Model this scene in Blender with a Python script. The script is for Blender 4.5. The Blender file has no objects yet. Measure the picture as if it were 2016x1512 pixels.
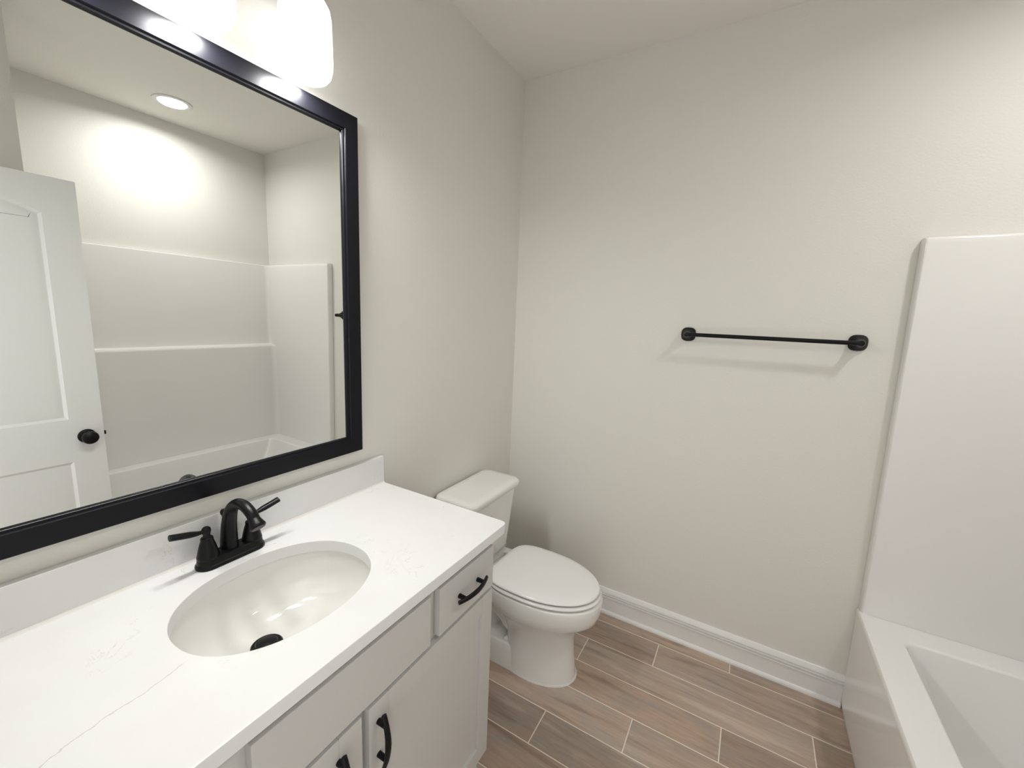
import bpy, bmesh, math, random
from mathutils import Vector, Matrix
C = bpy.context.scene.collection
PI = math.pi
random.seed(4)

# ------------------------------------------------------------------ camera
cam_d = bpy.data.cameras.new('camera'); cam = bpy.data.objects.new('camera', cam_d); C.objects.link(cam)
yaw, pitch, roll = -0.5236, -0.1592, 0.0411
fw = Vector((math.sin(yaw)*math.cos(pitch), math.cos(yaw)*math.cos(pitch), math.sin(pitch)))
rt = Vector((math.cos(yaw), -math.sin(yaw), 0)); up = rt.cross(fw)
r2 = rt*math.cos(roll) + up*math.sin(roll); u2 = -rt*math.sin(roll) + up*math.cos(roll)
M = Matrix((r2, u2, -fw)).transposed().to_4x4(); M.translation = Vector((1.1591, -2.0196, 1.5468))
cam.matrix_world = M
cam_d.sensor_fit = 'HORIZONTAL'; cam_d.sensor_width = 36.0; cam_d.lens = 811.49/2016*36
cam_d.clip_start = 0.02
bpy.context.scene.camera = cam

# ------------------------------------------------------------------ light levels and exposure
SHADE_EMIT = 1.9        # three opal shades of the vanity light
SHADE_DOWN = 134.0       # the bulb end of each shade, facing down
DOWN_EMIT = 8.0          # face of the recessed ceiling light
DOWN_WATT = 8.2         # its beam
HALL = (0.61, 0.605, 0.595)
world = bpy.data.worlds.new('world'); bpy.context.scene.world = world; world.use_nodes = True
bg = world.node_tree.nodes['Background']; bg.inputs[0].default_value = (*HALL, 1); bg.inputs[1].default_value = 2.7
vs = bpy.context.scene.view_settings
vs.view_transform = 'Standard'; vs.look = 'None'; vs.gamma = 1.0; vs.use_curve_mapping = False
vs.exposure = 0.10

H, W, YF = 2.743, 2.45, -2.10      # ceiling height, room width, inner face of the front wall

# ------------------------------------------------------------------ materials
def mat(name, col, rough=0.5, metal=0.0, emit=None, bump=None, coat=0.0, ior=1.5, emcol=None):
    m = bpy.data.materials.new(name); m.use_nodes = True
    nt = m.node_tree; b = nt.nodes['Principled BSDF']
    b.inputs['Base Color'].default_value = (*col, 1); b.inputs['Roughness'].default_value = rough
    b.inputs['Metallic'].default_value = metal; b.inputs['IOR'].default_value = ior
    if coat: b.inputs['Coat Weight'].default_value = coat; b.inputs['Coat Roughness'].default_value = 0.06
    if emit:
        b.inputs['Emission Color'].default_value = (*(emcol or col), 1); b.inputs['Emission Strength'].default_value = emit
    if bump:
        sc, st, dist = bump
        tc = nt.nodes.new('ShaderNodeTexCoord'); n = nt.nodes.new('ShaderNodeTexNoise')
        n.inputs['Scale'].default_value = sc; n.inputs['Detail'].default_value = 3.0
        bp = nt.nodes.new('ShaderNodeBump'); bp.inputs['Strength'].default_value = st; bp.inputs['Distance'].default_value = dist
        nt.links.new(tc.outputs['Object'], n.inputs['Vector']); nt.links.new(n.outputs['Fac'], bp.inputs['Height'])
        nt.links.new(bp.outputs['Normal'], b.inputs['Normal'])
    return m

M_wall = mat('greige_paint', (0.755, 0.735, 0.685), 0.55, bump=(140, 0.25, 0.002))
M_ceil = mat('ceiling_paint', (0.83, 0.805, 0.75), 0.8, bump=(120, 0.3, 0.002))
M_trim = mat('white_trim_paint', (0.80, 0.79, 0.77), 0.3)
M_door = mat('white_door_paint', (0.80, 0.80, 0.79), 0.4, bump=(260, 0.12, 0.001))
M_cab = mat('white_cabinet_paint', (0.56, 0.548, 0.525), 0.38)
M_black = mat('matte_black_metal', (0.004, 0.004, 0.005), 0.36)
M_black.node_tree.nodes['Principled BSDF'].inputs['Specular IOR Level'].default_value = 0.22
M_frame = mat('black_frame_lacquer', (0.005, 0.005, 0.008), 0.34)
M_frame.node_tree.nodes['Principled BSDF'].inputs['Specular IOR Level'].default_value = 0.22
M_por = mat('white_porcelain', (0.80, 0.79, 0.755), 0.07, coat=0.4)
M_seat = mat('white_seat_plastic', (0.80, 0.79, 0.77), 0.16)
M_acr = mat('white_acrylic', (0.85, 0.83, 0.81), 0.10, coat=0.2)
M_caulk = mat('white_caulk', (0.70, 0.68, 0.64), 0.6)
M_glass = mat('mirror_silver', (0.895, 0.92, 0.90), 0.0, 1.0)
M_steel = mat('satin_steel', (0.6, 0.6, 0.58), 0.3, 1.0)
M_shade = mat('opal_glass_lit', (0.9, 0.9, 0.88), 0.25, emit=SHADE_EMIT, emcol=(1.0, 0.998, 0.985))
M_bulb = mat('opal_glass_bulb_end', (0.9, 0.9, 0.88), 0.25, emit=SHADE_DOWN, emcol=(1.0, 0.998, 0.985))
M_lens = mat('downlight_lens_lit', (0.9, 0.9, 0.9), 0.4, emit=DOWN_EMIT, emcol=(1.0, 0.985, 0.95))
M_ltrim = mat('white_light_trim', (0.8, 0.8, 0.78), 0.5)

class NT:
    """tiny helper for node maths"""
    def __init__(s, m): s.nt = m.node_tree; s.b = s.nt.nodes['Principled BSDF']
    def n(s, t, **kw):
        x = s.nt.nodes.new(t)
        for k, v in kw.items(): setattr(x, k, v)
        return x
    def put(s, sock, v):
        if isinstance(v, (int, float)): sock.default_value = v
        elif isinstance(v, tuple): sock.default_value = v if len(v) == len(sock.default_value) else (*v, 1)
        else: s.nt.links.new(v, sock)
    def m(s, op, a, b=None, c=None):
        x = s.n('ShaderNodeMath', operation=op); s.put(x.inputs[0], a)
        if b is not None: s.put(x.inputs[1], b)
        if c is not None: s.put(x.inputs[2], c)
        return x.outputs[0]
    def mix(s, f, a, b):
        x = s.n('ShaderNodeMix', data_type='RGBA'); s.put(x.inputs[0], f); s.put(x.inputs[6], a); s.put(x.inputs[7], b)
        return x.outputs[2]
    def ss(s, v, lo, hi, a=0.0, b=1.0):
        x = s.n('ShaderNodeMapRange', interpolation_type='SMOOTHSTEP')
        for i, q in enumerate((v, lo, hi, a, b)): s.put(x.inputs[i], q)
        return x.outputs[0]
    def noise(s, vec, scale, detail=3.0, rough=0.5, dist=0.0):
        x = s.n('ShaderNodeTexNoise'); s.put(x.inputs['Vector'], vec); x.inputs['Scale'].default_value = scale
        x.inputs['Detail'].default_value = detail; x.inputs['Roughness'].default_value = rough; x.inputs['Distortion'].default_value = dist
        return x.outputs['Fac']
    def xyz(s, x, y, z):
        c = s.n('ShaderNodeCombineXYZ'); s.put(c.inputs[0], x); s.put(c.inputs[1], y); s.put(c.inputs[2], z); return c.outputs[0]

def floor_material():
    m = mat('wood_look_plank_tile', (0.3, 0.22, 0.17), 0.42); t = NT(m)
    g = t.n('ShaderNodeNewGeometry'); sp = t.n('ShaderNodeSeparateXYZ'); t.put(sp.inputs[0], g.outputs['Position'])
    x, y = sp.outputs[0], sp.outputs[1]
    RH, L = 0.1525, 0.905
    ry = t.m('DIVIDE', t.m('ADD', y, 0.081), -RH); row = t.m('FLOOR', ry); fy = t.m('SUBTRACT', ry, row)     # rows run along x
    xs = t.m('DIVIDE', t.m('SUBTRACT', t.m('ADD', x, t.m('MULTIPLY', row, 0.306)), 0.930), L)
    col = t.m('FLOOR', xs); fx = t.m('SUBTRACT', xs, col)
    dx = t.m('MULTIPLY', t.m('MINIMUM', fx, t.m('SUBTRACT', 1.0, fx)), L)
    dy = t.m('MULTIPLY', t.m('MINIMUM', fy, t.m('SUBTRACT', 1.0, fy)), RH)
    grout = t.ss(t.m('MINIMUM', dx, dy), 0.0014, 0.0026, 1.0, 0.0)
    wn = t.n('ShaderNodeTexWhiteNoise', noise_dimensions='2D'); t.put(wn.inputs['Vector'], t.xyz(row, col, 0.0))
    rnd = wn.outputs['Value']; rc = t.n('ShaderNodeSeparateXYZ'); t.put(rc.inputs[0], wn.outputs['Color'])
    off = t.m('MULTIPLY', rnd, 37.0)
    v1 = t.xyz(t.m('ADD', t.m('MULTIPLY', x, 1.6), off), t.m('MULTIPLY', y, 14.0), off)
    v2 = t.xyz(t.m('ADD', t.m('MULTIPLY', x, 5.0), off), t.m('MULTIPLY', y, 70.0), off)
    v3 = t.xyz(t.m('ADD', t.m('MULTIPLY', x, 3.2), off), t.m('MULTIPLY', y, 7.0), off)
    n1 = t.noise(v1, 1.6, 4.0, 0.6, 0.6); n2 = t.noise(v2, 1.6, 3.0, 0.6); n3 = t.noise(v3, 1.2, 3.0, 0.5, 0.8)
    warm = t.mix(rc.outputs[0], (0.44, 0.315, 0.235), (0.37, 0.285, 0.225))
    c = t.mix(t.ss(n3, 0.40, 0.68), warm, (0.35, 0.29, 0.245))
    c = t.mix(t.m('MULTIPLY', t.ss(n1, 0.50, 0.70), 0.70), c, (0.215, 0.155, 0.12))
    c = t.mix(t.m('MULTIPLY', t.ss(n1, 0.46, 0.26), 0.55), c, (0.55, 0.45, 0.37))
    c = t.mix(t.m('MULTIPLY', t.ss(n2, 0.35, 0.75), 0.32), c, (0.24, 0.18, 0.14))
    gain = t.m('ADD', 0.88, t.m('MULTIPLY', rc.outputs[1], 0.46))
    sc_ = t.n('ShaderNodeVectorMath', operation='SCALE'); t.put(sc_.inputs[0], c); t.put(sc_.inputs['Scale'], gain); c = sc_.outputs[0]
    c = t.mix(grout, c, (0.78, 0.69, 0.58))
    t.put(t.b.inputs['Base Color'], c)
    t.put(t.b.inputs['Roughness'], t.m('ADD', t.m('MULTIPLY', grout, 0.4), 0.40))
    bp = t.n('ShaderNodeBump'); bp.inputs['Strength'].default_value = 0.5; bp.inputs['Distance'].default_value = 0.0015
    t.put(bp.inputs['Height'], t.m('SUBTRACT', t.m('MULTIPLY', n2, 0.15), grout)); t.put(t.b.inputs['Normal'], bp.outputs[0])
    return m

def quartz_material():
    m = mat('white_veined_quartz', (0.82, 0.81, 0.79), 0.22); t = NT(m)
    g = t.n('ShaderNodeNewGeometry'); P = g.outputs['Position']
    sp = t.n('ShaderNodeSeparateXYZ'); t.put(sp.inputs[0], P); x, y = sp.outputs[0], sp.outputs[1]
    wob = t.m('MULTIPLY', t.m('SUBTRACT', t.noise(P, 22.0, 4.0, 0.6), 0.5), 0.030)
    # one long thin vein from the bowl's near left edge to the front left
    d = t.m('ABSOLUTE', t.m('ADD', t.m('ADD', t.m('MULTIPLY', t.m('SUBTRACT', x, 0.352), 0.987), t.m('MULTIPLY', t.m('ADD', y, 1.732), 0.162)), wob))
    keep = t.m('MULTIPLY', t.ss(y, -1.735, -1.755), t.ss(t.noise(P, 30.0, 2.0), 0.36, 0.52))
    vein = t.m('MULTIPLY', t.ss(d, 0.0004, 0.0018, 1.0, 0.0), keep)
    # scattered short tan and grey threads
    n1 = t.noise(P, 9.0, 5.0, 0.62, 1.6); thread = t.ss(t.m('ABSOLUTE', t.m('SUBTRACT', n1, 0.5)), 0.0, 0.010, 1.0, 0.0)
    mask = t.ss(t.noise(P, 6.5, 2.0, 0.5), 0.55, 0.65)
    thread = t.m('MULTIPLY', t.m('MULTIPLY', thread, mask), 0.6)
    tint = t.mix(t.ss(t.noise(P, 4.0, 1.0), 0.45, 0.55), (0.50, 0.46, 0.43), (0.60, 0.50, 0.44))
    cloud = t.mix(t.ss(t.noise(P, 3.0, 3.0, 0.6), 0.35, 0.7), (0.775, 0.780, 0.775), (0.75, 0.748, 0.738))
    c = t.mix(thread, cloud, tint); c = t.mix(t.m('MULTIPLY', vein, 0.5), c, (0.42, 0.39, 0.37))
    t.put(t.b.inputs['Base Color'], c)
    return m
M_floor = floor_material(); M_quartz = quartz_material()

# ------------------------------------------------------------------ mesh helpers
def link(name, bm, m, parent=None, angle=35, smooth=True):
    bmesh.ops.recalc_face_normals(bm, faces=bm.faces[:])
    me = bpy.data.meshes.new(name); bm.to_mesh(me); bm.free()
    if m: me.materials.append(m)
    if smooth:
        for p in me.polygons: p.use_smooth = True
        me.set_sharp_from_angle(angle=math.radians(angle))
    o = bpy.data.objects.new(name, me); C.objects.link(o)
    if smooth:
        wn = o.modifiers.new('weighted_normals', 'WEIGHTED_NORMAL'); wn.keep_sharp = True
    if parent: o.parent = parent; o.matrix_parent_inverse = parent.matrix_basis.inverted()
    return o

def box(bm, x0, x1, y0, y1, z0, z1, bev=0.0, seg=2):
    t = bmesh.new()
    bmesh.ops.create_cube(t, size=1.0, matrix=Matrix.Translation(((x0+x1)/2, (y0+y1)/2, (z0+z1)/2)) @ Matrix.Diagonal((abs(x1-x0), abs(y1-y0), abs(z1-z0), 1)))
    if bev: bmesh.ops.bevel(t, geom=t.edges[:], offset=bev, segments=seg, affect='EDGES', profile=0.5)
    merge(bm, t); return bm

def merge(bm, t, mtx=None):
    vm = {}
    for v in t.verts: vm[v] = bm.verts.new(mtx @ v.co if mtx else v.co)
    for f in t.faces:
        try: bm.faces.new([vm[v] for v in f.verts])
        except ValueError: pass
    t.free()

def loft(bm, rings, cap0=True, cap1=True, closed=False):
    vr = [[bm.verts.new(p) for p in r] for r in rings]
    n = len(vr[0]); k = len(vr)
    for i in range(k if closed else k-1):
        a, b = vr[i], vr[(i+1) % k]
        for j in range(n): bm.faces.new((a[j], a[(j+1) % n], b[(j+1) % n], b[j]))
    if not closed:
        if cap0: bm.faces.new(vr[0])
        if cap1: bm.faces.new(vr[-1])
    return vr

def lathe(bm, prof, seg=32, mtx=None):
    """prof: list of (radius, height) about local z"""
    t = bmesh.new()
    rings = [[(max(r, 1e-5)*math.cos(2*PI*j/seg), max(r, 1e-5)*math.sin(2*PI*j/seg), z) for j in range(seg)] for r, z in prof]
    loft(t, rings); merge(bm, t, mtx)

def sweep(bm, pts, rad, seg=16, flat=1.0, up=Vector((0, 0, 1)), cap=True):
    """tube through pts; rad is a number or a list; flat scales the second axis"""
    P = [Vector(p) for p in pts]; R = rad if isinstance(rad, (list, tuple)) else [rad]*len(P)
    F = flat if isinstance(flat, (list, tuple)) else [flat]*len(P)
    rings = []; prev = None
    for i, p in enumerate(P):
        d = (P[min(i+1, len(P)-1)] - P[max(i-1, 0)]).normalized()
        if prev is None:
            a = up - d*up.dot(d)
            if a.length < 1e-4: a = Vector((1, 0, 0)) - d*d.x
        else: a = prev - d*prev.dot(d)
        a.normalize(); prev = a; b = d.cross(a)
        rings.append([p + a*(R[i]*math.cos(2*PI*j/seg)) + b*(R[i]*F[i]*math.sin(2*PI*j/seg)) for j in range(seg)])
    loft(bm, rings, cap, cap)

def catmull(pts, n=6):
    P = [Vector(p) for p in pts]; P = [P[0]*2-P[1]] + P + [P[-1]*2-P[-2]]; out = []
    for i in range(1, len(P)-2):
        for k in range(n):
            t = k/n; a, b, c, d = P[i-1:i+3]
            out.append(0.5*((2*b) + (c-a)*t + (2*a-5*b+4*c-d)*t*t + (3*b-a-3*c+d)*t**3))
    out.append(P[-2]); return out

def rrect(x0, x1, y0, y1, r, z, n=8):
    """rounded rectangle ring; r one number or four (x1y1, x0y1, x0y0, x1y0)"""
    rr = r if isinstance(r, (list, tuple)) else [r]*4
    out = []
    for q, (cx, cy, sx, sy, a0) in enumerate(((x1, y1, -1, -1, 0), (x0, y1, 1, -1, 90), (x0, y0, 1, 1, 180), (x1, y0, -1, 1, 270))):
        for k in range(n+1):
            a = math.radians(a0 + 90*k/n)
            out.append((cx + sx*rr[q] + rr[q]*math.cos(a), cy + sy*rr[q] + rr[q]*math.sin(a), z))
    return out

def prism(bm, poly, axis, a, b):
    """extrude a 2D polygon along an axis (0 x, 1 y, 2 z)"""
    def v(p, t): return {0: (t, p[0], p[1]), 1: (p[0], t, p[1]), 2: (p[0], p[1], t)}[axis]
    loft(bm, [[v(p, a) for p in poly], [v(p, b) for p in poly]])

def thing(name, label, cat, loc=(0, 0, 0), group=None):
    o = bpy.data.objects.new(name, None); C.objects.link(o); o.location = loc; o.empty_display_size = 0.05
    o.matrix_basis = Matrix.Translation(loc)
    o['label'] = label; o['category'] = cat
    if group: o['group'] = group
    return o

def struct(name, bm, m, label=None, **kw):
    o = link(name, bm, m, **kw); o['kind'] = 'structure'
    if label: o['label'] = label
    return o

# ------------------------------------------------------------------ room shell
b = bmesh.new(); box(b, -0.12, W+0.12, YF-0.75, 0.12, -0.10, 0.0)
o = struct('floor', b, M_floor, 'brown wood-look plank tile floor with pale grout', smooth=False); o['category'] = 'floor'
b = bmesh.new(); box(b, -0.12, W+0.12, YF-0.75, 0.12, H, H+0.10)
o = struct('ceiling', b, M_ceil, 'flat greige ceiling', smooth=False); o['category'] = 'ceiling'
b = bmesh.new(); box(b, -0.12, 0.0, YF-0.12, 0.12, 0, H)
o = struct('wall_left', b, M_wall, 'greige wall behind the mirror and vanity', smooth=False); o['category'] = 'wall'
b = bmesh.new(); box(b, 0.0, W, 0.0, 0.12, 0, H)
o = struct('wall_back', b, M_wall, 'greige wall with the black towel bar', smooth=False); o['category'] = 'wall'
b = bmesh.new(); box(b, W, W+0.12, YF-0.12, 0.12, 0, H)
o = struct('wall_right', b, M_wall, 'greige wall over the long side of the bathtub', smooth=False); o['category'] = 'wall'
b = bmesh.new(); box(b, 1.625, W, -1.60, -1.478, 0, H)
o = struct('wall_partition', b, M_wall, 'greige wall end at the foot of the bathtub, seen in the mirror', smooth=False); o['category'] = 'wall'
DX0, DX1, DZ = 0.745, 1.545, 2.055          # door opening in the front wall
b = bmesh.new()
box(b, 0.0, DX0, YF-0.12, YF, 0, H); box(b, DX1, W, YF-0.12, YF, 0, H); box(b, DX0, DX1, YF-0.12, YF, DZ, H)
o = struct('wall_front', b, M_wall, 'greige wall with the doorway', smooth=False); o['category'] = 'wall'

def base_profile(sgn):
    """(depth, height): shoe moulding, flat, two beads, bevelled cap"""
    p = [(0, 0), (0.022, 0), (0.0225, 0.006), (0.021, 0.012), (0.018, 0.0165), (0.0125, 0.0195), (0.0125, 0.092),
         (0.0170, 0.0925), (0.0170, 0.0960), (0.0095, 0.0975), (0.0095, 0.1010), (0.0155, 0.1030), (0.0160, 0.1090), (0.0095, 0.1105),
         (0.0095, 0.1150), (0.0145, 0.1170), (0.0125, 0.126), (0.0085, 0.134), (0.0070, 0.1385), (0.005, 0.140), (0, 0.140)]
    return [(sgn*d, z) for d, z in p]
b = bmesh.new(); prism(b, base_profile(-1), 0, 0.0, 1.6445)
o = struct('baseboard_back', b, M_trim, 'white moulded baseboard along the wall under the towel bar', angle=25); o['category'] = 'baseboard'
b = bmesh.new(); prism(b, base_profile(1), 1, -1.0, -0.024)
o = struct('baseboard_left', b, M_trim, 'white moulded baseboard behind the toilet', angle=25); o['category'] = 'baseboard'
# door casing on the front wall
b = bmesh.new()
for x0, x1 in ((DX0-0.06, DX0), (DX1, DX1+0.06)): box(b, x0, x1, YF, YF+0.016, 0, DZ+0.06, 0.003)
box(b, DX0, DX1, YF, YF+0.016, DZ, DZ+0.06, 0.003)
o = struct('trim_1', b, M_trim, 'white casing around the doorway'); o['category'] = 'trim'

# door, open at right angles to the front wall
def make_door():
    th, w, h = 0.035, 0.752, 2.036
    y1 = -1.356; y0 = y1 - w; z0 = 0.009; xf = 1.500; xb = xf + th
    st = 0.112
    root = bpy.data.objects.new('door_1', None); C.objects.link(root); root.location = (xf+th/2, y0, 0); root.matrix_basis = Matrix.Translation(root.location)
    root['kind'] = 'structure'; root['label'] = 'white two-panel door standing open, seen in the mirror'; root['category'] = 'door'
    b = bmesh.new(); rec = 0.009
    box(b, xf+rec, xb-rec, y0+st-0.02, y1-st+0.02, 0.2, 1.98)                        # recessed panel field
    box(b, xf, xb, y0, y0+st, z0, z0+h); box(b, xf, xb, y1-st, y1, z0, z0+h)
    ya, yb = y0+st, y1-st
    box(b, xf, xb, ya, yb, z0, 0.24); box(b, xf, xb, ya, yb, 0.800, 1.000)
    arch = [(ya, z0+h), (ya, 1.895)]
    for k in range(25):
        s = -1 + 2*k/24; arch.append((ya + (yb-ya)*k/24, 1.895 + 0.062*(1-s*s)))
    arch += [(yb, z0+h)]
    prism(b, arch, 0, xf, xb)
    # sloped sticking mouldings round each panel, both faces
    def inset(poly, wd):
        n = len(poly); cy = sum(p[0] for p in poly)/n; cz = sum(p[1] for p in poly)/n
        inn = []
        for i, p in enumerate(poly):
            a, q = Vector(poly[i-1]), Vector(poly[(i+1) % n]); v = Vector(p)
            e1 = (v-a).normalized(); e2 = (q-v).normalized(); n1 = Vector((-e1.y, e1.x)); n2 = Vector((-e2.y, e2.x))
            m_ = (n1+n2); m_ = m_/max(0.3, (1+n1.dot(n2)))
            if m_.dot(Vector((cy, cz))-v) < 0: m_ = -m_
            inn.append(v + m_*wd)
        return [(p[0], p[1]) for p in inn]
    up_ = [(ya, 1.000), (yb, 1.000)] + [p for p in reversed(arch[2:-1])]
    lo_ = [(ya, 0.24), (yb, 0.24), (yb, 0.800), (ya, 0.800)]
    for poly in (up_, lo_):
        for face, sg in ((xf, 1), (xb, -1)):
            a_ = inset(poly, 0.011); b_ = inset(poly, 0.016); c_ = inset(poly, 0.040)
            rings = [[(face+sg*0.0002, *p) for p in poly], [(face+sg*0.0085, *p) for p in a_], [(face+sg*0.0085, *p) for p in b_], [(face+sg*0.003, *p) for p in c_]]
            loft(b, rings, False, True)
    leaf = link('door_leaf', b, M_door, root, angle=15)
    for s, x in ((-1, xf), (1, xb)):
        b = bmesh.new()
        prof = [(0.032, 0), (0.032, 0.004), (0.028, 0.008), (0.013, 0.011), (0.011, 0.026), (0.020, 0.032), (0.0285, 0.042), (0.030, 0.050), (0.027, 0.059), (0.017, 0.065), (0.0, 0.067)]
        lathe(b, prof, 32, Matrix.Translation((x, y1-0.060, 0.914)) @ Matrix.Rotation(s*PI/2, 4, 'Y'))
        k = link('door_knob', b, M_black, root); k['label'] = 'round black door knob'
    b = bmesh.new(); box(b, xf+0.006, xb-0.006, y1, y1+0.0012, 0.886, 0.942); box(b, xf+0.011, xb-0.011, y1, y1+0.010, 0.905, 0.923, 0.002)
    link('latch', b, M_black, root)
    for z in (0.22, 1.02, 1.84):
        b = bmesh.new(); lathe(b, [(0.006, 0), (0.006, 0.09)], 12, Matrix.Translation((xb+0.004, y0-0.004, z-0.045)))
        box(b, xb-0.030, xb+0.003, y0-0.0015, y0, z-0.045, z+0.045)
        link('hinge', b, M_black, root)
make_door()

# ------------------------------------------------------------------ vanity cabinet
CB0, CB1 = -2.085, -1.014       # cabinet ends along y
XF = 0.520                      # face frame front; door faces stand 20 mm proud
def slab_door(name, y0, y1, z0, z1, root, shaker=True, th=0.020, st=0.056):
    b = bmesh.new(); xa, xb = XF, XF+th
    if shaker:
        box(b, xa, xb, y0, y0+st, z0, z1, 0.0015); box(b, xa, xb, y1-st, y1, z0, z1, 0.0015)
        box(b, xa, xb, y0+st, y1-st, z0, z0+st, 0.0012); box(b, xa, xb, y0+st, y1-st, z1-st, z1, 0.0012)
        box(b, xa+0.002, xb-0.009, y0+st-0.006, y1-st+0.006, z0+st-0.006, z1-st+0.006)
    else: box(b, xa, xb, y0, y1, z0, z1, 0.0025)
    return link(name, b, M_cab, root, angle=30)
def pull(parent, yc, zc, vertical):
    b = bmesh.new(); xd = XF+0.020; half = 0.067; post = 0.043
    def at(s, out): return (xd+out, yc, zc+s) if vertical else (xd+out, yc+s, zc)
    pts = [at(-half + 2*half*k/16, 0.030 - 0.013*((-half+2*half*k/16)/half)**2) for k in range(17)]
    upv = Vector((1, 0, 0))
    sweep(b, pts, [0.0048+0.0012*(1-abs(k-8)/8) for k in range(17)], 12, 1.3, upv)
    for s in (-post, post): sweep(b, [at(s, -0.001), at(s, 0.026)], [0.0068, 0.0060], 12)
    o = link('handle', b, M_black, parent); o['label'] = 'black bow handle'; return o

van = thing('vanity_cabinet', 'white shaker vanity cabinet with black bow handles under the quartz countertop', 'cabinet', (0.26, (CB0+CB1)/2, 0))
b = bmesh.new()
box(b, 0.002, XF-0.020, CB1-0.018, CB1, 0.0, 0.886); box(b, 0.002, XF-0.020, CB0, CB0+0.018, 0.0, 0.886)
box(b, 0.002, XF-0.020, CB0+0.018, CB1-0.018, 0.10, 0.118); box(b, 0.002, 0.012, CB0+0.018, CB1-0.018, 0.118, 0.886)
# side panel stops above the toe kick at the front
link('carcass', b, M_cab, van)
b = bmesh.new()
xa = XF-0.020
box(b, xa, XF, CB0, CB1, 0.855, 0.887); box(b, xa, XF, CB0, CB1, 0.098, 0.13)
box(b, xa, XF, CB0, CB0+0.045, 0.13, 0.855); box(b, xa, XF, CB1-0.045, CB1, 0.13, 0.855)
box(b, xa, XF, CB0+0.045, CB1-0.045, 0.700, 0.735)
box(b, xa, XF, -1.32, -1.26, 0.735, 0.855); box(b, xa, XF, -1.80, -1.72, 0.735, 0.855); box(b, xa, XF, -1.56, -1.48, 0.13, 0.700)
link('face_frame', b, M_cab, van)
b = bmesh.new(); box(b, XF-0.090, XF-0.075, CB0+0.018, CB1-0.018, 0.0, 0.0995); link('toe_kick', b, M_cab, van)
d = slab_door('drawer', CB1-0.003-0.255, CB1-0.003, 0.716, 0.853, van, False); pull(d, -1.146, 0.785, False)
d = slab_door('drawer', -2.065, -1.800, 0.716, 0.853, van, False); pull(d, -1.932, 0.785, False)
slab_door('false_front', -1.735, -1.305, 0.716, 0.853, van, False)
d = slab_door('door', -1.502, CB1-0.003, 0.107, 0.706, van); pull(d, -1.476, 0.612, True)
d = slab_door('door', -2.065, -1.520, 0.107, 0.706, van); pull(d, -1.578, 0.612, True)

# ------------------------------------------------------------------ countertop with oval cut-out
ZC, TH = 0.918, 0.031
SX, SY, SA, SB = 0.2907, -1.532, 0.166, 0.2035
ct = thing('countertop', 'white quartz countertop with faint veins on the vanity cabinet', 'countertop', (0.28, -1.54, ZC-TH))
def counter():
    x0, x1, y0, y1 = 0.0015, 0.5625, YF+0.002, -0.978
    def outline(ins):
        pts = []
        r = 0.020
        X0, X1, Y0, Y1 = x0+ins, x1-ins, y0+ins, y1-ins; rr = r-ins*0.7
        for k in range(9):
            a = math.radians(90*k/8); pts.append((X1-rr+rr*math.cos(a), Y1-rr+rr*math.sin(a)))
        pts += [(X0, Y1), (X0, Y0), (X1, Y0)]
        return pts
    base = outline(0)
    angs = sorted(set([round(2*PI*k/120, 6) for k in range(120)] + [round(math.atan2(p[1]-SY, p[0]-SX) % (2*PI), 6) for p in base]))
    def hit(poly, a):
        d = Vector((math.cos(a), math.sin(a))); best = None
        for i in range(len(poly)):
            p, q = Vector(poly[i]), Vector(poly[(i+1) % len(poly)]); e = q-p
            den = d.x*e.y - d.y*e.x
            if abs(den) < 1e-12: continue
            w = p - Vector((SX, SY)); t = (w.x*e.y - w.y*e.x)/den; s = (w.x*d.y - w.y*d.x)/den
            if t > 0 and -1e-6 <= s <= 1+1e-6 and (best is None or t < best): best = t
        return (SX+d.x*best, SY+d.y*best)
    def ring(ins, z): pl = outline(ins); return [(*hit(pl, a), z) for a in angs]
    def ell(da, z):
        out = []
        for a in angs:
            c, s = math.cos(a), math.sin(a); A, B = SA+da, SB+da
            r = (abs(c/A)**2.15 + abs(s/B)**2.15)**(-1/2.15); out.append((SX+r*c, SY+r*s, z))
        return out
    b = bmesh.new()
    loft(b, [ell(0.0, ZC-TH), ell(0.0, ZC-0.003), ell(0.0009, ZC-0.0008), ell(0.003, ZC), ring(0.003, ZC), ring(0.0008, ZC-0.0009), ring(0.0, ZC-0.003), ring(0.0, ZC-TH+0.002), ring(0.002, ZC-TH)], closed=True)
    return link('slab', b, M_quartz, ct, angle=40)
counter()
b = bmesh.new(); box(b, 0.0015, 0.0205, YF+0.002, -0.978, ZC+0.0003, ZC+0.1018, 0.0018); link('backsplash', b, M_quartz, ct)
b = bmesh.new()
prism(b, [(0.0207, ZC+0.0002), (0.0262, ZC+0.0002), (0.0230, ZC+0.0016), (0.0207, ZC+0.0050)], 1, YF+0.003, -0.979)
link('caulk_bead', b, M_caulk, ct)

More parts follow.
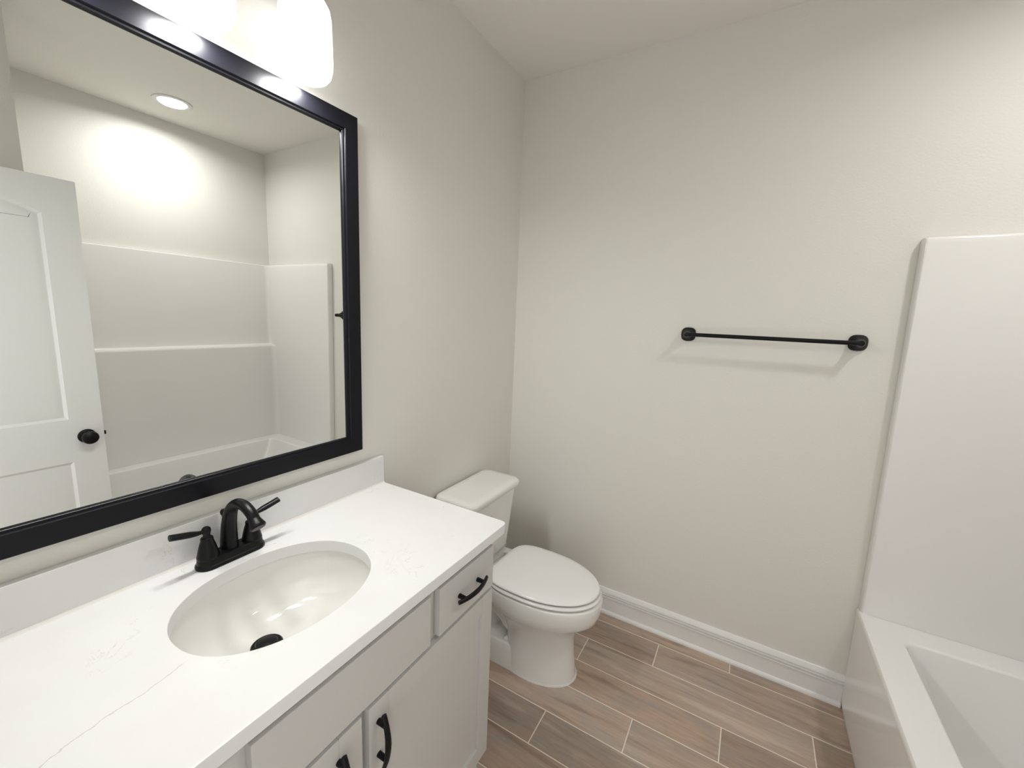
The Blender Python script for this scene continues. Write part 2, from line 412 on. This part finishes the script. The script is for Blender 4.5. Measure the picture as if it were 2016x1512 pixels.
# ------------------------------------------------------------------ undermount sink
snk = thing('sink', 'oval white undermount sink with black drain stopper, set in the countertop', 'sink', (SX, SY, 0.745))
DXC, DYC = 0.243, -1.548
b = bmesh.new()
def ering(fx, z, cx, cy, n=72): return [(cx + SA*fx[0]*math.cos(2*PI*k/n), cy + SB*fx[1]*math.sin(2*PI*k/n), z) for k in range(n)]
prof = [(1.16, 0.8855), (1.055, 0.8855), (1.050, 0.8800), (1.040, 0.866), (1.015, 0.846), (0.97, 0.820), (0.895, 0.795), (0.78, 0.777), (0.60, 0.765), (0.42, 0.7590), (0.26, 0.7560), (0.205, 0.7550)]
rings = []
for i, (s, z) in enumerate(prof):
    t = max(0.0, min(1.0, (1.0-s)/0.8))**1.2
    sy = s if s > 0.5 else s*1.0
    rings.append(ering((s, sy*(1-t) + t*s*SA/SB), z, SX*(1-t)+DXC*t, SY*(1-t)+DYC*t))
outer = [[(p[0], p[1], p[2]) for p in ering((s+0.035, s+0.03), z-0.012, SX*(1-min(1, max(0, (1-s)/0.8)))+DXC*min(1, max(0, (1-s)/0.8)), SY)] for s, z in reversed(prof)]
loft(b, rings + outer, closed=True)
link('basin', b, M_por, snk, angle=50)
b = bmesh.new()
lathe(b, [(0.0335, -0.004), (0.0335, 0.0005), (0.031, 0.0025), (0.026, 0.001), (0.0245, 0.001), (0.0245, 0.005), (0.022, 0.008), (0.012, 0.0105), (0, 0.011)], 36, Matrix.Translation((DXC, DYC, 0.7560)))
o = link('drain_stopper', b, M_black, snk); o['label'] = 'black pop-up drain stopper'

# ------------------------------------------------------------------ faucet
FX, FY = 0.072, -1.532
fau = thing('faucet', 'matte black two-handle faucet behind the sink', 'faucet', (FX, FY, ZC))
b = bmesh.new()
def stad(hx, hy, z, n=14):
    r = hx; out = []
    for k in range(n+1): a = PI*k/n; out.append((FX + r*math.cos(a), FY + (hy-r) + r*math.sin(a), z))
    for k in range(n+1): a = PI + PI*k/n; out.append((FX + r*math.cos(a), FY - (hy-r) + r*math.sin(a), z))
    return out
loft(b, [stad(0.0275, 0.0785, ZC+0.0003), stad(0.0285, 0.0795, ZC+0.004), stad(0.0275, 0.0785, ZC+0.008), stad(0.0245, 0.0755, ZC+0.011), stad(0.0235, 0.0745, ZC+0.021), stad(0.022, 0.073, ZC+0.0245), stad(0.018, 0.069, ZC+0.026)])
link('base_plate', b, M_black, fau)
for s in (-1, 1):
    hb = bmesh.new(); hy = FY + s*0.051
    lathe(hb, [(0.0225, 0.020), (0.0238, 0.026), (0.0230, 0.030), (0.0218, 0.034), (0.0198, 0.044), (0.0165, 0.057), (0.0130, 0.068), (0.0135, 0.071), (0.0125, 0.0745), (0.0085, 0.076), (0.0075, 0.081), (0.0085, 0.086), (0.0098, 0.091), (0.0092, 0.097), (0.0060, 0.1010), (0.0, 0.102)], 28, Matrix.Translation((FX, hy, ZC)))
    h = link('handle', hb, M_black, fau)
    lb = bmesh.new()
    pts = catmull([(FX, hy + s*0.004, ZC+0.092), (FX+0.001, hy + s*0.016, ZC+0.0925), (FX+0.002, hy + s*0.030, ZC+0.096), (FX+0.003, hy + s*0.052, ZC+0.1015), (FX+0.003, hy + s*0.070, ZC+0.106), (FX+0.003, hy + s*0.0735, ZC+0.1068)], 4)
    n = len(pts); rad = []
    for k in range(n):
        t = k/(n-1); rad.append(0.0045 if t < 0.15 else 0.0045+0.0027*min(1, (t-0.15)/0.3) if t < 0.9 else 0.0072*math.sqrt(max(0.04, 1-((t-0.9)/0.1)**2)))
    sweep(lb, pts, rad, 14, 1.35)
    link('lever', lb, M_black, h)
b = bmesh.new()
path = catmull([(0.064, FY, ZC+0.022), (0.066, FY, ZC+0.050), (0.072, FY, ZC+0.092), (0.087, FY, ZC+0.130), (0.115, FY, ZC+0.153), (0.150, FY, ZC+0.157), (0.178, FY, ZC+0.146), (0.194, FY, ZC+0.131)], 5)
n = len(path); rad = [0.0245 - 0.012*min(1, k/(n-1)/0.55) for k in range(n)]
sweep(b, path, rad, 24, [0.80 + 0.2*min(1, k/(n-1)/0.55) for k in range(n)], Vector((1, 0, 0)))
dv = (path[-1]-path[-3]).normalized(); e0 = path[-1]
sweep(b, [e0 - dv*0.004, e0 + dv*0.003, e0 + dv*0.012, e0 + dv*0.016, e0 + dv*0.019], [0.0125, 0.0145, 0.0178, 0.0178, 0.0150], 24)
link('spout', b, M_black, fau)
b = bmesh.new(); lathe(b, [(0.0030, 0.020), (0.0030, 0.098), (0.0050, 0.100), (0.0048, 0.104), (0.0075, 0.108), (0.0080, 0.114), (0.0055, 0.119), (0.0, 0.120)], 18, Matrix.Translation((0.0475, FY, ZC)))
link('lift_rod', b, M_black, fau)

# ------------------------------------------------------------------ framed mirror (hangs very slightly out of square)
MY0, MY1, MZ0, MZ1 = -2.035, -1.078, 1.072, 2.135
mir = thing('wall_mirror', 'large black-framed mirror on the wall over the vanity', 'mirror', (0.0, -1.58, 1.6))
def frame_mesh():
    b = bmesh.new()
    # profile: (inset from outer edge, distance from wall)
    prof = [(0.0, 0.0035), (0.0, 0.0225), (0.0015, 0.0245), (0.046, 0.0245), (0.0475, 0.0230), (0.0485, 0.0195), (0.0530, 0.0185), (0.0545, 0.0165), (0.0560, 0.0110), (0.0560, 0.0035)]
    rings = []
    for i, x in prof:
        rings.append([(x, MY0+i, MZ0+i), (x, MY1-i, MZ0+i), (x, MY1-i, MZ1-i), (x, MY0+i, MZ1-i)])
    loft(b, rings, closed=True)
    return link('frame', b, M_frame, mir, angle=25)
frame_mesh()
b = bmesh.new(); box(b, 0.0055, 0.0110, MY0+0.050, MY1-0.050, MZ0+0.050, MZ1-0.050)
o = link('mirror_glass', b, M_glass, mir, smooth=False); o['label'] = 'silvered mirror glass'
mir.rotation_euler = (0, 0.00267, -0.00417); mir.location.x = 0.0005

# ------------------------------------------------------------------ vanity light: three opal shades on a black bar
LX, LY, LS = 0.088, -1.523, 0.238
vl = thing('vanity_light', 'black wall light with three glowing opal shades above the mirror', 'wall light', (0, LY, 2.37))
b = bmesh.new(); box(b, 0.0005, 0.022, LY-0.31, LY+0.31, 2.345, 2.405, 0.004); link('backplate', b, M_black, vl)
for k in (-1, 0, 1):
    y = LY + k*LS
    b = bmesh.new()
    sweep(b, catmull([(0.020, y, 2.375), (0.055, y, 2.380), (0.084, y, 2.372), (LX, y, 2.345)], 5), 0.008, 14)
    link('arm', b, M_black, vl)
    b = bmesh.new(); lathe(b, [(0.012, 2.352), (0.030, 2.348), (0.034, 2.342), (0.034, 2.314), (0.030, 2.312)], 32, Matrix.Translation((LX, y, 0.004))); link('socket', b, M_black, vl)
    b = bmesh.new()
    prof = [(0.028, 2.316), (0.040, 2.3145), (0.051, 2.307), (0.0585, 2.294), (0.0615, 2.276), (0.0625, 2.23), (0.0630, 2.18), (0.0620, 2.160), (0.0575, 2.1435), (0.0495, 2.1345), (0.040, 2.131), (0.030, 2.1305), (0.0, 2.1305)]
    lathe(b, prof, 40, Matrix.Translation((LX, y, 0.004)))
    o = link('lamp_shade', b, M_shade, vl); o['label'] = 'lit white opal glass shade'
    o.data.materials.append(M_bulb)
    for p in o.data.polygons:
        if p.normal.z < -0.90: p.material_index = 1

# ------------------------------------------------------------------ recessed ceiling light over the tub
dl = thing('recessed_ceiling_light', 'round lit recessed light in the ceiling over the bathtub, seen in the mirror', 'ceiling light', (2.085, -0.740, H))
b = bmesh.new(); lathe(b, [(0.072, -0.0005), (0.097, -0.0005), (0.098, -0.004), (0.090, -0.008), (0.076, -0.006), (0.072, -0.003)], 48, Matrix.Translation(dl.location)); link('trim_ring', b, M_ltrim, dl)
b = bmesh.new(); lathe(b, [(0.0, -0.0008), (0.0725, -0.0008), (0.0725, -0.0030), (0.0, -0.0045)], 48, Matrix.Translation(dl.location)); o = link('lens', b, M_lens, dl); o['label'] = 'glowing lens'
ld = bpy.data.lights.new('bulb', 'AREA'); ld.shape = 'DISK'; ld.size = 0.13; ld.energy = DOWN_WATT; ld.spread = math.radians(164); ld.color = (1.0, 0.998, 0.985)
lo = bpy.data.objects.new('bulb', ld); C.objects.link(lo); lo.parent = dl; lo.matrix_parent_inverse = dl.matrix_basis.inverted(); lo.location = (2.085, -0.740, H-0.0095)

# ------------------------------------------------------------------ towel bar
tb = thing('towel_bar', 'matte black towel bar with two rounded square posts on the back wall', 'towel bar', (1.2, 0, 1.506))
def squircle(cx, cz, r, y, p=3.2, n=40):
    out = []
    for k in range(n):
        a = 2*PI*k/n; c, s = math.cos(a), math.sin(a)
        out.append((cx + r*math.copysign(abs(c)**(2/p), c), y, cz + r*math.copysign(abs(s)**(2/p), s)))
    return out
TZ = 1.506
for x in (0.902, 1.500):
    b = bmesh.new()
    loft(b, [squircle(x, TZ, r, y, p) for r, y, p in ((0.0300, -0.0004, 2.8), (0.0305, -0.004, 2.8), (0.0290, -0.009, 2.7), (0.0225, -0.017, 3.0), (0.0160, -0.028, 2.5), (0.0125, -0.042, 2.2), (0.0115, -0.055, 2.0), (0.0118, -0.066, 2.0), (0.0095, -0.073, 2.0), (0.004, -0.0755, 2.0))])
    link('post', b, M_black, tb)
b = bmesh.new(); sweep(b, [(0.898, -0.064, TZ), (1.504, -0.064, TZ)], 0.0082, 18); link('bar', b, M_black, tb)

# ------------------------------------------------------------------ toilet
TY = -0.489
toi = thing('toilet', 'white two-piece elongated toilet with closed lid between vanity and back wall', 'toilet', (0.35, TY, 0))
def egg(xb, xf, hw, z, pb=2.6, n=56, mid=0.44):
    cx = xb + (xf-xb)*mid; out = []
    for k in range(n):
        a = 2*PI*k/n; c, s = math.cos(a), math.sin(a)
        p = 2.0 if c > 0 else pb
        out.append((cx + ((xf-cx) if c > 0 else (cx-xb))*math.copysign(abs(c)**(2/p), c), TY + hw*math.copysign(abs(s)**(2/(2.1 if c > 0 else pb)), s), z))
    return out
b = bmesh.new()
loft(b, [egg(0.315, 0.650, 0.118, 0.0005, 2.6), egg(0.312, 0.650, 0.118, 0.012, 2.6), egg(0.318, 0.643, 0.113, 0.06, 2.5), egg(0.325, 0.634, 0.110, 0.13, 2.4), egg(0.320, 0.634, 0.112, 0.175, 2.4),
         egg(0.305, 0.640, 0.118, 0.215, 2.4), egg(0.285, 0.656, 0.132, 0.25, 2.4), egg(0.262, 0.680, 0.149, 0.278, 2.4), egg(0.240, 0.712, 0.168, 0.300, 2.5), egg(0.225, 0.733, 0.180, 0.318, 2.5), egg(0.215, 0.740, 0.185, 0.345, 2.6), egg(0.212, 0.743, 0.187, 0.372, 2.6),
         egg(0.212, 0.742, 0.186, 0.394, 2.6), egg(0.216, 0.737, 0.182, 0.401, 2.6), egg(0.230, 0.722, 0.168, 0.403, 2.6)])
# rear foot and trapway
def rr(x0, x1, hw, z, r): return rrect(x0, x1, TY-hw, TY+hw, r, z, 7)
loft(b, [rr(0.130, 0.44, 0.112, 0.0005, 0.035), rr(0.130, 0.44, 0.112, 0.014, 0.035), rr(0.140, 0.425, 0.102, 0.075, 0.03), rr(0.146, 0.410, 0.098, 0.098, 0.03), rr(0.160, 0.395, 0.086, 0.105, 0.03)])
def tube_sq(path, w, h):
    sweep(b, path, h, 20, [w/q for q in h], Vector((0, 0, 1)))
trap = catmull([(0.420, TY, 0.15), (0.365, TY, 0.175), (0.310, TY, 0.225), (0.255, TY, 0.245), (0.205, TY, 0.205), (0.190, TY, 0.12), (0.195, TY, 0.06)], 5)
sweep(b, trap, [0.066]*len(trap), 22, 1.28, Vector((0, 0, 1)))
loft(b, [rr(0.05, 0.36, 0.115, 0.290, 0.05), rr(0.035, 0.36, 0.135, 0.33, 0.05), rr(0.030, 0.34, 0.150, 0.385, 0.05), rr(0.033, 0.33, 0.148, 0.397, 0.05), rr(0.045, 0.32, 0.140, 0.400, 0.05)])
link('bowl', b, M_por, toi, angle=60)
b = bmesh.new()
loft(b, [rr(0.035, 0.185, 0.150, 0.4015, 0.04), rr(0.028, 0.195, 0.163, 0.410, 0.04), rr(0.026, 0.200, 0.170, 0.430, 0.04), rr(0.022, 0.218, 0.194, 0.715, 0.035), rr(0.022, 0.218, 0.194, 0.7260, 0.035)])
link('tank', b, M_por, toi, angle=50)
b = bmesh.new()
loft(b, [rr(0.016, 0.230, 0.203, 0.7265, 0.038), rr(0.013, 0.236, 0.208, 0.730, 0.040), rr(0.012, 0.238, 0.210, 0.745, 0.042), rr(0.015, 0.234, 0.206, 0.755, 0.040), rr(0.024, 0.224, 0.196, 0.7605, 0.034), rr(0.05, 0.198, 0.170, 0.7625, 0.02)])
link('tank_lid', b, M_por, toi, angle=60)
b = bmesh.new()
b2 = [egg(0.268, 0.722, 0.174, 0.4050, 3.6, mid=0.41), egg(0.256, 0.735, 0.185, 0.4095, 3.6, mid=0.41), egg(0.255, 0.736, 0.186, 0.4150, 3.6, mid=0.41), egg(0.262, 0.730, 0.180, 0.4225, 3.6, mid=0.41)]
loft(b, b2); link('seat', b, M_seat, toi, angle=60)
b = bmesh.new()
loft(b, [egg(0.272, 0.712, 0.166, 0.4268, 4.0, mid=0.41), egg(0.258, 0.727, 0.181, 0.4300, 4.0, mid=0.41), egg(0.258, 0.727, 0.181, 0.4345, 4.0, mid=0.41), egg(0.264, 0.721, 0.175, 0.4405, 4.0, mid=0.41), egg(0.29, 0.69, 0.15, 0.4445, 3.6, mid=0.42), egg(0.36, 0.62, 0.10, 0.4465, 3.0)]); link('lid', b, M_seat, toi, angle=60)
for s in (-1, 1):
    b = bmesh.new(); box(b, 0.232, 0.262, TY+s*0.075-0.017, TY+s*0.075+0.017, 0.4015, 0.432, 0.006, 3); link('hinge_cap', b, M_seat, toi)
    b = bmesh.new(); lathe(b, [(0.014, 0), (0.014, 0.006), (0.011, 0.013), (0.005, 0.0165), (0, 0.017)], 20, Matrix.Translation((0.345, TY+s*0.074, 0.1035)) @ Matrix.Rotation(-s*0.12, 4, 'X')); link('bolt_cap', b, M_por, toi)
b = bmesh.new()
lathe(b, [(0.014, 0), (0.014, 0.006), (0.009, 0.012), (0.0, 0.013)], 20, Matrix.Translation((0.2165, TY-0.135, 0.672)) @ Matrix.Rotation(PI/2, 4, 'Y'))
sweep(b, [(0.228, TY-0.135, 0.672), (0.236, TY-0.110, 0.669), (0.240, TY-0.070, 0.664)], [0.005, 0.006, 0.007], 12, 0.7); link('flush_lever', b, M_steel, toi)
b = bmesh.new()
loft(b, [egg(0.306, 0.656, 0.124, 0.0004, 2.6), egg(0.308, 0.654, 0.122, 0.005, 2.6), egg(0.314, 0.648, 0.116, 0.007, 2.6)])
loft(b, [rr(0.124, 0.445, 0.118, 0.0004, 0.038), rr(0.126, 0.443, 0.116, 0.005, 0.037), rr(0.134, 0.435, 0.108, 0.007, 0.034)])
link('caulk_bead', b, M_caulk, toi)

# ------------------------------------------------------------------ bathtub and shower surround
TX0, TYF, TZR = 1.645, -1.474, 0.455
tub = thing('bathtub', 'white acrylic alcove bathtub along the right wall', 'bathtub', (2.05, -0.74, 0))
b = bmesh.new()
def tr(x0, x1, y0, y1, r, z): return rrect(x0, x1, y0, y1, r, z, 8)
XR = W-0.002
rings = [tr(TX0+0.004, XR, TYF, -0.003, 0.004, 0.0008), tr(TX0, XR, TYF, -0.003, 0.004, 0.03), tr(TX0-0.003, XR, TYF, -0.003, 0.004, 0.40), tr(TX0-0.006, XR, TYF, -0.003, 0.004, 0.438), tr(TX0-0.005, XR, TYF, -0.003, 0.005, 0.448), tr(TX0-0.001, XR, TYF, -0.003, 0.006, 0.4535), tr(TX0+0.006, XR-0.004, TYF+0.004, -0.006, 0.006, TZR),
         tr(1.742, 2.288, -1.360, -0.134, 0.034, TZR), tr(1.748, 2.282, -1.354, -0.140, 0.033, TZR-0.002), tr(1.753, 2.277, -1.347, -0.146, 0.034, TZR-0.008), tr(1.760, 2.268, -1.330, -0.158, 0.042, 0.40), tr(1.790, 2.235, -1.285, -0.235, 0.10, 0.20), tr(1.812, 2.212, -1.255, -0.285, 0.13, 0.13), tr(1.850, 2.175, -1.21, -0.35, 0.14, 0.095), tr(1.93, 2.10, -1.10, -0.50, 0.08, 0.088)]
loft(b, rings)
link('tub_shell', b, M_acr, tub, angle=40)
b = bmesh.new(); lathe(b, [(0.034, 0), (0.034, 0.003), (0.020, 0.006), (0, 0.007)], 28, Matrix.Translation((2.01, -1.16, 0.0905))); link('drain', b, M_black, tub)

sur = thing('shower_surround', 'glossy white three-sided shower surround standing on the bathtub rim', 'shower surround', (2.05, -0.74, TZR))
ZT = 1.878
def end_panel(ya, yb, ym):
    """ya wall side, yb inner face; leading edge leans slightly"""
    b = bmesh.new(); rings = []
    for z, e in ((TZR+0.0005, 0.0), (1.855, 0.0), (ZT-0.008, 0.002), (ZT-0.002, 0.006), (ZT, 0.012)):
        xl = 1.646 - 0.022*(z-TZR)/(ZT-TZR) + e*0.4
        s = 1 if yb < ya else -1
        y_in = yb + s*e
        pts = [(xl, ya), (xl+0.001, y_in + s*0.010), (xl+0.004, y_in + s*0.0035), (xl+0.010, y_in), (W-0.002, y_in), (W-0.002, ya)]
        rings.append([(p[0], p[1], z) for p in pts])
    loft(b, rings); return link('end_panel', b, M_acr, sur, angle=40)
end_panel(-0.002, -0.040, None)
end_panel(TYF-0.002, TYF+0.036, None)
# back panel: deeper below a ledge, coved into both end panels
b = bmesh.new()
YA, YB = -0.039, TYF+0.035
def back_contour(x, r, z):
    pts = [(W-0.0025, YA)]
    for k in range(9):
        a = math.radians(90*k/8); pts.append((x-r+r*math.sin(a) if False else x - r*(1-math.sin(a)), YA - r*(1-math.cos(a)) if False else YA - r + r*math.cos(a)))
    for k in range(9):
        a = math.radians(90*k/8); pts.append((x - r*(1-math.cos(a)), YB + r - r*math.sin(a)))
    pts.append((W-0.0025, YB))
    return [(p[0], p[1], z) for p in pts]
XU, XL = W-0.032, W-0.088
loft(b, [back_contour(XL, 0.035, TZR+0.0005), back_contour(XL, 0.035, 1.212), back_contour(XL+0.002, 0.034, 1.222), back_contour(XL+0.007, 0.032, 1.228), back_contour(XU-0.012, 0.030, 1.231), back_contour(XU-0.003, 0.028, 1.236), back_contour(XU, 0.028, 1.246),
         back_contour(XU, 0.028, ZT-0.008), back_contour(XU+0.003, 0.027, ZT-0.002), back_contour(XU+0.010, 0.022, ZT)])
link('back_panel', b, M_acr, sur, angle=40)
